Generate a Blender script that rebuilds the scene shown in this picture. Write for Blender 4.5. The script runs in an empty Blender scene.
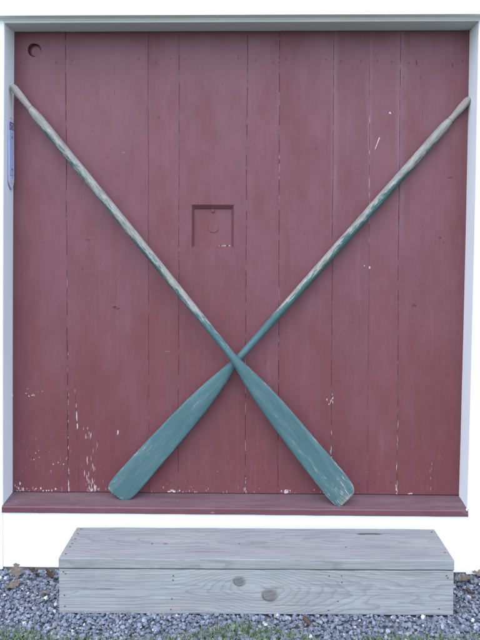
import bpy, bmesh, math, random
from mathutils import Vector, Matrix, noise as mn
random.seed(7)
C = bpy.context.scene
COL = C.collection

# ------------------------------------------------------------------ camera
cam_d = bpy.data.cameras.new('camera'); cam = bpy.data.objects.new('camera', cam_d); COL.objects.link(cam)
fwd = Vector((-0.0105, 0.9997, -0.02215)).normalized()
rgt = Vector((0.9999, 0.0106, 0.0038)); rgt = (rgt - fwd * rgt.dot(fwd)).normalized()
up = rgt.cross(fwd)
M = Matrix((rgt, up, -fwd)).transposed().to_4x4(); M.translation = (1.08173, -2.84245, 1.4553)
cam.matrix_world = M
cam_d.sensor_fit = 'AUTO'; cam_d.sensor_width = 36.0
cam_d.lens = 628.94 / 640 * 36
cam_d.shift_x = (240 - 245.177) / 640
cam_d.shift_y = (254.34 - 320) / 640
cam_d.clip_start = 0.05; cam_d.clip_end = 2000
C.camera = cam

# ------------------------------------------------------------------ sky, sun, exposure
SUN_EL, SUN_AZ = math.radians(58), math.radians(192)
w = bpy.data.worlds.new('World'); C.world = w; w.use_nodes = True
nt = w.node_tree; nt.nodes.clear()
sky = nt.nodes.new('ShaderNodeTexSky'); sky.sky_type = 'NISHITA'; sky.sun_disc = False
sky.sun_elevation = SUN_EL; sky.sun_rotation = SUN_AZ; sky.air_density = 1.0; sky.dust_density = 1.2; sky.ozone_density = 1.0
bg = nt.nodes.new('ShaderNodeBackground'); bg.inputs['Strength'].default_value = 0.15
wo = nt.nodes.new('ShaderNodeOutputWorld')
nt.links.new(sky.outputs[0], bg.inputs['Color']); nt.links.new(bg.outputs[0], wo.inputs['Surface'])
sd = bpy.data.lights.new('sun', 'SUN'); sd.energy = 0.78; sd.angle = math.radians(85); sd.color = (1.0, 0.97, 0.91)
so = bpy.data.objects.new('sun', sd); COL.objects.link(so)
sdir = Vector((math.sin(SUN_AZ) * math.cos(SUN_EL), math.cos(SUN_AZ) * math.cos(SUN_EL), math.sin(SUN_EL)))
so.rotation_euler = sdir.to_track_quat('Z', 'Y').to_euler(); so.location = sdir * 20
C.view_settings.view_transform = 'Standard'; C.view_settings.look = 'None'
C.view_settings.gamma = 1.0; C.view_settings.use_curve_mapping = False
C.view_settings.exposure = 1.74

# ------------------------------------------------------------------ helpers
class N:
    """small node-graph helper"""
    def __init__(s, name, rough=0.6, spec=0.4):
        s.m = bpy.data.materials.new(name); s.m.use_nodes = True
        s.t = s.m.node_tree; s.p = s.t.nodes['Principled BSDF']
        s.p.inputs['Roughness'].default_value = rough
        s.p.inputs['Specular IOR Level'].default_value = spec
        s.tc = s.t.nodes.new('ShaderNodeTexCoord').outputs['Object']
    def put(s, sock, v):
        if isinstance(v, bpy.types.NodeSocket): s.t.links.new(v, sock)
        elif v is not None:
            if sock.type == 'RGBA' and len(v) == 3: v = (*v, 1)
            sock.default_value = v
    def scale(s, v, sc, loc=(0, 0, 0), rot=(0, 0, 0)):
        n = s.t.nodes.new('ShaderNodeMapping'); s.put(n.inputs['Vector'], v)
        n.inputs['Scale'].default_value = sc; n.inputs['Location'].default_value = loc; n.inputs['Rotation'].default_value = rot
        return n.outputs[0]
    def noise(s, v, scale=5, detail=4, rough=0.55, dist=0.0):
        n = s.t.nodes.new('ShaderNodeTexNoise'); s.put(n.inputs['Vector'], v)
        n.inputs['Scale'].default_value = scale; n.inputs['Detail'].default_value = detail
        n.inputs['Roughness'].default_value = rough; n.inputs['Distortion'].default_value = dist
        return n.outputs['Fac']
    def ramp(s, f, stops, mode='LINEAR'):
        n = s.t.nodes.new('ShaderNodeValToRGB'); s.put(n.inputs[0], f); e = n.color_ramp.elements
        n.color_ramp.interpolation = mode
        while len(e) < len(stops): e.new(0.5)
        for el, (p, c) in zip(e, stops):
            el.position = p; el.color = (*c, 1) if not isinstance(c, (int, float)) else (c, c, c, 1)
        return n.outputs[0]
    def mix(s, f, a, b, mode='MIX'):
        n = s.t.nodes.new('ShaderNodeMix'); n.data_type = 'RGBA'; n.blend_type = mode
        s.put(n.inputs['Factor'], f); s.put(n.inputs['A'] if False else n.inputs[6], a); s.put(n.inputs[7], b)
        return n.outputs[2]
    def math(s, op, a, b=None, c=None, clamp=False):
        n = s.t.nodes.new('ShaderNodeMath'); n.operation = op; n.use_clamp = clamp
        s.put(n.inputs[0], a)
        if b is not None: s.put(n.inputs[1], b)
        if c is not None: s.put(n.inputs[2], c)
        return n.outputs[0]
    def xyz(s, v):
        n = s.t.nodes.new('ShaderNodeSeparateXYZ'); s.put(n.inputs[0], v); return n.outputs
    def attr(s, name):
        n = s.t.nodes.new('ShaderNodeAttribute'); n.attribute_name = name; return n.outputs
    def maprange(s, v, a, b, c=0.0, d=1.0, smooth=False):
        n = s.t.nodes.new('ShaderNodeMapRange'); s.put(n.inputs[0], v)
        if smooth: n.interpolation_type = 'SMOOTHSTEP'
        for i, q in enumerate((a, b, c, d)): n.inputs[i + 1].default_value = q
        return n.outputs[0]
    def bump(s, h, strength=0.3, dist=0.002):
        n = s.t.nodes.new('ShaderNodeBump'); s.put(n.inputs['Height'], h)
        n.inputs['Strength'].default_value = strength; n.inputs['Distance'].default_value = dist
        s.t.links.new(n.outputs[0], s.p.inputs['Normal'])
    def color(s, c): s.put(s.p.inputs['Base Color'], c)
    def roughness(s, r): s.put(s.p.inputs['Roughness'], r)

def obj(name, bm, mats, parent=None, smooth=False, loc=None):
    me = bpy.data.meshes.new(name); bm.normal_update(); bm.to_mesh(me); bm.free()
    for m in (mats if isinstance(mats, (list, tuple)) else [mats]): me.materials.append(m)
    if smooth:
        for p in me.polygons: p.use_smooth = True
    o = bpy.data.objects.new(name, me); COL.objects.link(o)
    if parent: o.parent = parent
    if loc: o.location = loc
    return o
def empty(name, loc=(0, 0, 0), rot=None):
    o = bpy.data.objects.new(name, None); COL.objects.link(o); o.location = loc; o.empty_display_size = 0.1
    if rot: o.rotation_euler = rot
    return o
def tag(o, label=None, cat=None, group=None, kind=None):
    for k, v in (('label', label), ('category', cat), ('group', group), ('kind', kind)):
        if v: o[k] = v
    return o
def hexa(bm, P, bevel=0.0, mat=0):
    """box from 8 corners: bottom 4 ccw then top 4 ccw"""
    vs = [bm.verts.new(p) for p in P]
    F = [(3, 2, 1, 0), (4, 5, 6, 7), (0, 1, 5, 4), (1, 2, 6, 5), (2, 3, 7, 6), (3, 0, 4, 7)]
    fs = [bm.faces.new([vs[i] for i in f]) for f in F]
    for f in fs: f.material_index = mat
    if bevel:
        es = list({e for f in fs for e in f.edges})
        bmesh.ops.bevel(bm, geom=es, offset=bevel, segments=2, affect='EDGES', profile=0.6)
def box(bm, x0, x1, y0, y1, z0, z1, bevel=0.0, mat=0):
    hexa(bm, [(x0, y0, z0), (x1, y0, z0), (x1, y1, z0), (x0, y1, z0), (x0, y0, z1), (x1, y0, z1), (x1, y1, z1), (x0, y1, z1)], bevel, mat)
def lerp(a, b, t): return a + (b - a) * t
def interp(tab, s):
    if s <= tab[0][0]: return tab[0][1]
    for (a, va), (b, vb) in zip(tab, tab[1:]):
        if s <= b: return lerp(va, vb, (s - a) / (b - a))
    return tab[-1][1]
def sinterp(tab, s):
    """Catmull-Rom through (s, value) pairs"""
    if s <= tab[0][0]: return tab[0][1]
    n = len(tab)
    for i in range(n - 1):
        a, b = tab[i], tab[i + 1]
        if s <= b[0]:
            h = b[0] - a[0]; t = (s - a[0]) / h
            pa = tab[max(0, i - 1)]; nb = tab[min(n - 1, i + 2)]
            m0 = (b[1] - pa[1]) / (b[0] - pa[0]) * h; m1 = (nb[1] - a[1]) / (nb[0] - a[0]) * h
            return (2*t**3 - 3*t**2 + 1) * a[1] + (t**3 - 2*t**2 + t) * m0 + (-2*t**3 + 3*t**2) * b[1] + (t**3 - t**2) * m1
    return tab[-1][1]

# the opening, slightly out of square like the old frame it is
Z0, Z1 = 0.300, 2.396
def XL(z): return lerp(-0.0080, 0.0090, (z - Z0) / (Z1 - Z0)) - 0.003 * math.sin(math.pi * (z - Z0) / (Z1 - Z0))
def XR(z): return lerp(2.0275, 2.0515, (z - Z0) / (Z1 - Z0)) + 0.003 * math.sin(math.pi * (z - Z0) / (Z1 - Z0))
D = 0.1135      # depth of the reveal

# ------------------------------------------------------------------ materials
def mat_white():
    n = N('white_paint', 0.55, 0.35)
    a = n.noise(n.scale(n.tc, (3, 3, 1)), 3, 5)
    fine = n.noise(n.scale(n.tc, (60, 60, 8)), 6, 3)
    c = n.mix(n.ramp(a, [(0.35, 0), (0.7, 1)]), (0.80, 0.81, 0.82), (0.76, 0.775, 0.78))
    sp = n.ramp(n.noise(n.scale(n.tc, (1, 1, 0.35)), 45, 3), [(0.70, 0), (0.76, 1)])
    c = n.mix(n.math('MULTIPLY', sp, 0.35), c, (0.55, 0.54, 0.50))
    n.color(c); n.bump(fine, 0.15, 0.001); return n.m
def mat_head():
    # the head jamb: a greyer, slightly bluer white than the other trim
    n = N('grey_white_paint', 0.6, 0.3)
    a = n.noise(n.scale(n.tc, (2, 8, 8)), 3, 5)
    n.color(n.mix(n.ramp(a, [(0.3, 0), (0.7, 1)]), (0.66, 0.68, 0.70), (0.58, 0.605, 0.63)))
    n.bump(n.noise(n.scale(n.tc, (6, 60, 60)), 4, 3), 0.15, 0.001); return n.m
def mat_door():
    n = N('maroon_paint', 0.5, 0.32)
    x, y, z = n.xyz(n.tc)
    rnd = n.attr('tone')['Fac']
    off = n.t.nodes.new('ShaderNodeVectorMath'); off.operation = 'MULTIPLY_ADD'
    n.put(off.inputs[0], n.attr('tone')['Vector']); off.inputs[1].default_value = (5, 5, 9); n.put(off.inputs[2], n.tc)
    v = off.outputs[0]
    big = n.noise(n.scale(v, (2.2, 2.2, 0.55)), 2.2, 5, 0.6)              # broad chalking
    streak = n.noise(n.scale(v, (16, 16, 0.9)), 2.0, 6, 0.65, 0.4)        # vertical weather streaks
    blot = n.noise(n.scale(v, (4, 4, 2.2)), 3.0, 6, 0.6)
    grain = n.noise(n.scale(v, (90, 90, 2.5)), 3.0, 4, 0.6)
    # the redder tone takes over towards the foot of the boards
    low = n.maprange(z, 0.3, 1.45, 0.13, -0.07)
    k = n.math('ADD', n.math('MULTIPLY', big, 0.53), n.math('MULTIPLY', streak, 0.26))
    k = n.math('ADD', k, n.math('MULTIPLY', blot, 0.31))
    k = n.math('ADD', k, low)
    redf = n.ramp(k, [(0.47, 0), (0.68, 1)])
    chalk = n.mix(n.ramp(blot, [(0.35, 0), (0.65, 1)]), (0.142, 0.050, 0.062), (0.128, 0.044, 0.054))
    red = n.mix(n.ramp(streak, [(0.3, 0), (0.7, 1)]), (0.112, 0.031, 0.037), (0.127, 0.037, 0.043))
    c = n.mix(redf, chalk, red)
    c = n.mix(n.math('MULTIPLY', n.ramp(grain, [(0.35, 1), (0.6, 0)]), 0.10), c, (0.060, 0.022, 0.028))
    pale = n.ramp(n.noise(n.scale(v, (7, 7, 0.5)), 2.5, 6, 0.7), [(0.60, 0), (0.78, 1)])
    c = n.mix(n.math('MULTIPLY', pale, 0.24), c, (0.21, 0.125, 0.15))
    # pale rubbed bands beside two of the right-hand joints
    for jx0, wd in ((0.4320, 0.024), (0.7290, 0.032), (0.590, 0.010)):
        q = n.math('ABSOLUTE', n.math('SUBTRACT', n.math('ADD', x, n.math('MULTIPLY', n.math('SUBTRACT', blot, 0.5), 0.03)), jx0))
        band = n.math('MULTIPLY', n.maprange(q, wd, wd * 0.05, 0, 1, True), n.maprange(z, 1.35, 1.75))
        band = n.math('MULTIPLY', band, n.ramp(streak, [(0.32, 0), (0.6, 1)]))
        c = n.mix(n.math('MULTIPLY', band, 0.26), c, (0.24, 0.155, 0.185))
    # dark pin-prick blemishes and little worn spots
    sp = n.ramp(n.noise(n.scale(v, (1, 1, 0.5)), 60, 2, 0.5), [(0.735, 0), (0.76, 1)])
    c = n.mix(n.math('MULTIPLY', sp, 0.6), c, (0.06, 0.02, 0.025))
    # fine pale specks, only on the lowest hand's breadth of the boards
    sl = n.ramp(n.noise(n.scale(v, (1, 1, 0.28)), 75, 3, 0.6), [(0.66, 0), (0.69, 1)])
    sl = n.math('MULTIPLY', sl, n.math('MULTIPLY', n.maprange(z, 0.30, 0.62, 1.0, 0.0), n.maprange(x, -0.62, -0.40, 1.0, 0.12)))
    sl = n.math('MULTIPLY', sl, n.ramp(n.noise(n.tc, 4.5, 2), [(0.40, 0), (0.62, 1)]))
    c = n.mix(n.math('MULTIPLY', sl, 0.75), c, (0.52, 0.44, 0.44))
    # each board a touch different
    c = n.mix(1.0, c, n.ramp(rnd, [(0.0, (0.96, 0.965, 0.97)), (1.0, (1.04, 1.03, 1.04))]), 'MULTIPLY')
    n.color(c)
    n.roughness(n.ramp(k, [(0.3, 0.42), (0.7, 0.62)]))
    h = n.math('ADD', n.math('MULTIPLY', grain, 0.6), n.math('MULTIPLY', streak, 0.8))
    rip = n.noise(n.scale(v, (6, 6, 26)), 2.0, 4, 0.6)
    h = n.math('ADD', h, n.math('MULTIPLY', rip, 0.8))
    n.bump(h, 0.25, 0.0012); return n.m
def mat_gap():
    n = N('joint_filler', 0.9, 0.1)
    f = n.noise(n.scale(n.tc, (30, 30, 9)), 1.8, 4, 0.7)
    c = n.ramp(f, [(0.36, (0.022, 0.010, 0.012)), (0.50, (0.07, 0.03, 0.035)), (0.60, (0.36, 0.31, 0.32))])
    n.color(c); return n.m
def mat_flake(name, a, b, r=0.8):
    n = N(name, r, 0.2)
    n.color(n.mix(n.noise(n.tc, 90, 3), a, b)); return n.m
def mat_sill():
    n = N('maroon_sill_paint', 0.55, 0.45)
    a = n.noise(n.scale(n.tc, (1.2, 14, 14)), 3, 6, 0.65)
    b = n.noise(n.scale(n.tc, (3, 3, 3)), 4, 5)
    c = n.mix(n.ramp(b, [(0.35, 0), (0.68, 1)]), (0.112, 0.036, 0.048), (0.118, 0.050, 0.064))
    c = n.mix(n.ramp(a, [(0.40, 0.5), (0.6, 0)]), c, (0.075, 0.026, 0.032))
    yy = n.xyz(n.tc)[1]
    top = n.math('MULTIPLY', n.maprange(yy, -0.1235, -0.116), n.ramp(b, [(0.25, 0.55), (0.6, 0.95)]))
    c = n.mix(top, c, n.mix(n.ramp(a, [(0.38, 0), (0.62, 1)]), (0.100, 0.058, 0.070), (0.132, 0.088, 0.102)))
    sp = n.ramp(n.noise(n.scale(n.tc, (0.6, 1.6, 1.6)), 50, 4, 0.6), [(0.69, 0), (0.74, 1)])
    c = n.mix(n.math('MULTIPLY', sp, 0.6), c, (0.5, 0.44, 0.45))
    n.color(c); n.bump(a, 0.3, 0.0012); return n.m
def mat_wood_step(name, knots, axis_y, tilt, along='z', shift=0.0, pale=1.0):
    """weathered softwood: rings of a log cut lengthwise, pulled round knots"""
    n = N(name, 0.85, 0.15)
    X, Y, Z = n.xyz(n.tc)
    v = Z if along == 'z' else Y
    wob = n.noise(n.scale(n.tc, (1.6, 5, 5)), 1.6, 3, 0.5)
    wob2 = n.noise(n.scale(n.tc, (7, 20, 20)), 1.3, 4, 0.6)
    # a log axis that wanders: gives cathedral arches
    dy = n.math('ADD', n.math('MULTIPLY', X, tilt), n.math('ADD', n.math('MULTIPLY', wob, 0.11), axis_y))
    vv = n.math('ADD', v, shift)
    r = n.math('SQRT', n.math('ADD', n.math('MULTIPLY', dy, dy), n.math('MULTIPLY', vv, vv)))
    r = n.math('ADD', r, n.math('MULTIPLY', wob2, 0.007))
    kd = None
    for (kx, kz, ks, amp) in knots:
        dx = n.math('MULTIPLY', n.math('SUBTRACT', X, kx), 0.55); dz = n.math('SUBTRACT', v, kz)
        q = n.math('SQRT', n.math('ADD', n.math('MULTIPLY', dx, dx), n.math('MULTIPLY', dz, dz)))
        g = n.math('POWER', 2.718, n.math('MULTIPLY', n.math('MULTIPLY', q, q), -1.0 / (2 * (ks * 1.7) ** 2)))
        r = n.math('ADD', r, n.math('MULTIPLY', g, amp))
        dx2 = n.math('MULTIPLY', n.math('SUBTRACT', X, kx), 0.80)
        q2 = n.math('SQRT', n.math('ADD', n.math('MULTIPLY', dx2, dx2), n.math('MULTIPLY', dz, dz)))
        q2 = n.math('ADD', q2, n.math('MULTIPLY', n.math('SUBTRACT', wob2, 0.5), 0.010))
        m = n.maprange(q2, ks * 0.66, ks * 0.34, 0, 1, True)
        edge = n.math('MULTIPLY', n.maprange(q2, ks * 0.42, ks * 0.55, 0, 1, True), n.maprange(q2, ks * 0.72, ks * 0.56, 0, 1, True))
        edge = n.math('MULTIPLY', edge, n.maprange(n.math('SUBTRACT', dz, n.math('MULTIPLY', dx2, -0.6)), ks * 0.35, -ks * 0.45, 0.15, 1.0))
        kd = (m, edge) if kd is None else (n.math('MAXIMUM', kd[0], m), n.math('MAXIMUM', kd[1], edge))
    w_ = n.math('FRACT', n.math('MULTIPLY', r, 75.0))
    late = n.ramp(w_, [(0.0, 0.05), (0.62, 0.35), (0.86, 1.0), (0.93, 0.9), (1.0, 0.05)])
    fib = n.noise(n.scale(n.tc, (3.5, 150, 150)), 1.6, 5, 0.65)
    cracks = n.ramp(n.noise(n.scale(n.tc, (1.1, 85, 85)), 1.9, 3, 0.5), [(0.27, 1), (0.33, 0)])
    patch = n.noise(n.scale(n.tc, (1.4, 4, 4)), 2.4, 5, 0.6)
    c = n.mix(n.ramp(patch, [(0.32, 0), (0.68, 1)]), tuple(pale * q for q in (0.314, 0.328, 0.336)), tuple(pale * q for q in (0.252, 0.260, 0.266)))
    c = n.mix(n.math('MULTIPLY', late, 0.50), c, (0.150, 0.149, 0.150))
    c = n.mix(n.math('MULTIPLY', n.ramp(fib, [(0.38, 1), (0.55, 0)]), 0.55), c, (0.15, 0.149, 0.152))
    c = n.mix(n.math('MULTIPLY', n.ramp(fib, [(0.58, 0), (0.72, 1)]), 0.30), c, (0.43, 0.43, 0.44))
    c = n.mix(n.math('MULTIPLY', cracks, 0.75), c, (0.09, 0.08, 0.08))
    tan = n.ramp(n.noise(n.scale(n.tc, (2.2, 9, 9)), 1.7, 4), [(0.55, 0), (0.72, 1)])
    c = n.mix(n.math('MULTIPLY', tan, 0.28), c, (0.33, 0.29, 0.25))
    if kd:
        kc = n.mix(n.ramp(n.noise(n.tc, 70, 4), [(0.3, 0), (0.7, 1)]), (0.058, 0.050, 0.052), (0.120, 0.108, 0.110))
        kc = n.mix(n.math('MULTIPLY', late, 0.6), kc, (0.20, 0.185, 0.18))
        c = n.mix(n.math('MULTIPLY', kd[0], 0.80), c, kc)
        c = n.mix(n.math('MULTIPLY', kd[1], 0.75), c, (0.055, 0.045, 0.042))
    n.color(c)
    h = n.math('SUBTRACT', n.math('MULTIPLY', late, 0.6), n.math('ADD', n.math('MULTIPLY', cracks, 1.2), n.math('MULTIPLY', fib, -0.5)))
    n.bump(h, 0.45, 0.0014); return n.m
def mat_oar(name, wear, low_green, seed):
    """teal paint over grey wood; local +z runs from blade tip to grip, +x is the upper flank of the loom.
    wear: (z, amount) pairs giving how far the paint has gone along the oar"""
    n = N(name, 0.62, 0.35)
    x, y, z = n.xyz(n.tc)
    v = n.scale(n.tc, (1, 1, 1), (seed, seed * 2, seed * 3))
    f1 = n.noise(n.scale(v, (34, 34, 4.0)), 1.6, 6, 0.72)
    f2 = n.noise(n.scale(v, (130, 130, 20)), 1.4, 5, 0.7)
    f3 = n.noise(n.scale(v, (9, 9, 3)), 1.5, 3, 0.5)
    wr = n.ramp(n.math('DIVIDE', z, 2.4), [(a / 2.4, b) for a, b in wear])
    flank = n.maprange(x, -0.018, 0.018, -low_green, low_green * 0.6)
    flank = n.math('MULTIPLY', flank, n.maprange(z, 0.80, 0.95, 0, 1))
    k = n.math('ADD', n.math('MULTIPLY', f1, 0.34), n.math('MULTIPLY', f2, 0.42))
    k = n.math('ADD', k, n.math('MULTIPLY', f3, 0.24))
    k = n.math('ADD', k, n.math('ADD', n.math('SUBTRACT', wr, 0.5), flank))
    # paint rubbed through on the rim of the blade
    rim = n.attr('rim')['Fac']
    k = n.math('ADD', k, n.math('MULTIPLY', rim, 0.06))
    bare = n.ramp(k, [(0.555, 0), (0.60, 1)])
    teal = n.mix(n.ramp(f3, [(0.3, 0), (0.7, 1)]), (0.037, 0.088, 0.096), (0.050, 0.109, 0.118))
    teal = n.mix(n.math('MULTIPLY', n.ramp(f1, [(0.45, 0), (0.62, 1)]), 0.40), teal, (0.105, 0.160, 0.172))
    green = n.mix(n.ramp(f1, [(0.3, 0), (0.7, 1)]), (0.022, 0.062, 0.058), (0.055, 0.115, 0.108))
    gz = n.math('MULTIPLY', n.maprange(z, 0.95, 1.35, 0, 1, True), 0.9)
    paint = n.mix(gz, teal, green)
    wood = n.mix(n.ramp(f2, [(0.35, 0), (0.65, 1)]), (0.150, 0.145, 0.134), (0.285, 0.283, 0.268))
    wood = n.mix(n.ramp(n.noise(n.scale(v, (160, 160, 4)), 1.5, 4), [(0.36, 0.55), (0.5, 0)]), wood, (0.14, 0.125, 0.115))
    wood = n.mix(n.math('MULTIPLY', n.ramp(n.noise(n.scale(v, (22, 22, 5)), 1.7, 5, 0.7), [(0.50, 0), (0.62, 1)]), 0.6), wood, (0.13, 0.12, 0.108))
    c = n.mix(bare, paint, wood)
    n.color(c)
    n.bump(n.math('ADD', n.math('MULTIPLY', bare, -0.6), n.math('MULTIPLY', f2, 0.5)), 0.3, 0.0010); return n.m
def mat_grip():
    n = N('bare_grey_wood', 0.8, 0.2)
    f = n.noise(n.scale(n.tc, (150, 150, 8)), 1.5, 5, 0.65)
    g = n.noise(n.scale(n.tc, (20, 20, 9)), 1.6, 4, 0.6)
    c = n.mix(n.ramp(f, [(0.35, 0), (0.65, 1)]), (0.175, 0.155, 0.145), (0.285, 0.262, 0.250))
    c = n.mix(n.math('MULTIPLY', n.ramp(g, [(0.5, 0), (0.7, 1)]), 0.5), c, (0.19, 0.165, 0.15))
    n.color(c); n.bump(f, 0.3, 0.001); return n.m
def mat_gravel():
    n = N('slate_gravel', 0.7, 0.35)
    t = n.attr('tone')['Fac']
    c = n.ramp(t, [(0.0, (0.090, 0.108, 0.145)), (0.22, (0.128, 0.150, 0.195)), (0.5, (0.166, 0.192, 0.246)), (0.72, (0.205, 0.233, 0.288)),
                   (0.88, (0.27, 0.295, 0.335)), (0.945, (0.50, 0.52, 0.54)), (0.965, (0.20, 0.18, 0.165)), (1.0, (0.36, 0.33, 0.29))], 'CONSTANT')
    sp = n.noise(n.tc, 130, 4, 0.7)
    c = n.mix(n.math('MULTIPLY', n.ramp(sp, [(0.35, 1), (0.6, 0)]), 0.45), c, (0.10, 0.108, 0.13))
    c = n.mix(n.math('MULTIPLY', n.ramp(sp, [(0.62, 0), (0.72, 1)]), 0.35), c, (0.45, 0.46, 0.48))
    n.color(c); n.bump(sp, 0.4, 0.001); return n.m
def mat_ground():
    n = N('lawn_soil', 0.95, 0.1)
    x, y, z = n.xyz(n.tc)
    e = n.math('ADD', y, n.math('MULTIPLY', n.noise(n.tc, 9, 4), 0.10))
    m = n.maprange(e, -0.56, -0.50)
    grass = n.mix(n.noise(n.tc, 6, 6, 0.7), (0.045, 0.075, 0.022), (0.085, 0.12, 0.04))
    dirt = n.mix(n.noise(n.tc, 40, 5, 0.7), (0.10, 0.105, 0.12), (0.20, 0.205, 0.22))
    n.color(n.mix(m, grass, dirt)); n.bump(n.noise(n.tc, 60, 5), 0.6, 0.01); return n.m
def mat_bounce_ground():  # pale surface for the added bounce sheet behind the camera
    n = N('pale_bounce_ground', 0.9, 0.2)
    f = n.noise(n.tc, 45, 6, 0.75); g = n.noise(n.tc, 0.8, 4)
    c = n.mix(n.ramp(f, [(0.3, 0), (0.7, 1)]), (0.26, 0.265, 0.275), (0.46, 0.465, 0.47))
    n.color(n.mix(n.math('MULTIPLY', g, 0.4), c, (0.30, 0.295, 0.29))); n.bump(f, 0.6, 0.01); return n.m
def mat_grass():
    n = N('grass_blades', 0.6, 0.3)
    t = n.attr('tone')['Fac']
    n.color(n.ramp(t, [(0.0, (0.075, 0.130, 0.060)), (0.45, (0.110, 0.185, 0.085)), (0.8, (0.16, 0.225, 0.125)), (0.92, (0.25, 0.24, 0.15)), (1.0, (0.32, 0.29, 0.20))])); return n.m
def mat_leaf(name, a, b):
    n = N(name, 0.75, 0.2)
    f = n.noise(n.tc, 55, 5, 0.65)
    n.color(n.mix(n.ramp(f, [(0.3, 0), (0.7, 1)]), a, b)); n.bump(f, 0.3, 0.001); return n.m
def plain(name, c, rough=0.6, spec=0.4, metal=0.0, var=0.85):
    n = N(name, rough, spec); n.p.inputs['Metallic'].default_value = metal
    n.color(n.mix(n.noise(n.tc, 70, 4), c, tuple(q * var for q in c))); return n.m

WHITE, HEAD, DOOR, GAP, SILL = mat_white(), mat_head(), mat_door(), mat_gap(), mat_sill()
FLAKE = mat_flake('bare_white_primer', (0.50, 0.45, 0.45), (0.32, 0.26, 0.265))
SCUFF = mat_flake('dark_scuff', (0.058, 0.021, 0.026), (0.075, 0.028, 0.034), 0.6)
FADED = mat_flake('scuffed_maroon', (0.19, 0.11, 0.125), (0.15, 0.075, 0.088), 0.7)
STONE = plain('foundation_stone', (0.30, 0.28, 0.26), 0.9, 0.1)
RUST = plain('rusty_nail', (0.10, 0.075, 0.062), 0.7, 0.3, 0.3)

# ------------------------------------------------------------------ ground
bm = bmesh.new()
S = 600
vs = [bm.verts.new(p) for p in ((-S, -S, -0.012), (S, -S, -0.012), (S, S, -0.012), (-S, S, -0.012))]; bm.faces.new(vs)
tag(obj('ground', bm, mat_ground()), kind='structure')
bm = bmesh.new()
vs = [bm.verts.new(p) for p in ((-60, -11.5, -0.004), (60, -10.5, -0.004), (60, -3.3, -0.004), (20, -3.5, -0.004), (5, -3.25, -0.004), (-8, -3.45, -0.004), (-60, -3.3, -0.004))]; bm.faces.new(vs)
tag(obj('bounce_ground', bm, mat_bounce_ground()), kind='structure')  # unseen pale ground, added to bounce light up under the door head

# ------------------------------------------------------------------ the barn front
barn = empty('barn', (1.02, 0, 0))
tag(barn, 'white painted barn front with a wide maroon plank door in a deep white frame', 'barn')
OFF = Vector((-1.02, 0, 0))
def bpart(name, bm, mats, parent=None, smooth=False):
    """bm in world coordinates; linked under the barn"""
    if parent is None:
        bmesh.ops.translate(bm, verts=bm.verts, vec=OFF); return obj(name, bm, mats, barn, smooth)
    bmesh.ops.translate(bm, verts=bm.verts, vec=OFF); return obj(name, bm, mats, parent, smooth)

# --- plank door
JOINTS = [  # (z, x) at top, middle, foot of every joint
    [(2.40, 0.2388), (1.18, 0.2434), (0.30, 0.2467)],
    [(2.40, 0.6126), (1.18, 0.6146), (0.30, 0.6170)],
    [(2.40, 0.7526), (1.18, 0.7517), (0.30, 0.7491)],
    [(2.40, 1.0598), (1.41, 1.0555), (0.30, 1.0552)],
    [(2.40, 1.2038), (1.41, 1.2046), (0.30, 1.2053)],
    [(2.40, 1.4470), (1.19, 1.4452), (0.30, 1.4460)],
    [(2.40, 1.6075), (1.55, 1.6112), (0.30, 1.6130)],
    [(2.40, 1.7442), (1.41, 1.7440), (0.30, 1.7460)]]
GAPW = [0.0017, 0.0008, 0.0013, 0.0016, 0.0016, 0.0013, 0.0004, 0.0013]
def wav(z, s, f=3.0): return mn.noise(Vector((s * 7.3, s * 1.9, z * f)))
def jx(i, z):
    t = JOINTS[i]; x = interp(list(reversed(t)), z)
    return x + 0.0022 * wav(z, i + 1, 4) + 0.0010 * wav(z, i + 9, 22)
PY = [0.0, 0.0014, 0.0006, 0.0002, 0.0012, 0.0, 0.0010, 0.0012, 0.0002]
def ysurf(i, x, z): return PY[i] + 0.0013 * mn.noise(Vector((x * 5, i * 3.1, z * 1.3))) + 0.0006 * mn.noise(Vector((x * 20, i * 3.1, z * 3)))
def plank_at(x, z):
    i = 0
    while i < 8 and x > jx(i, z): i += 1
    return i
HATCH = (0.8095, 1.0006, 1.4219, 1.6161)
HOLE = (0.0984, 2.3091, 0.0305)
ZB, ZT = 0.3035, 2.396
bm = bmesh.new(); tl = bm.loops.layers.float_color.new('tone')
NZ = 90
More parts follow.
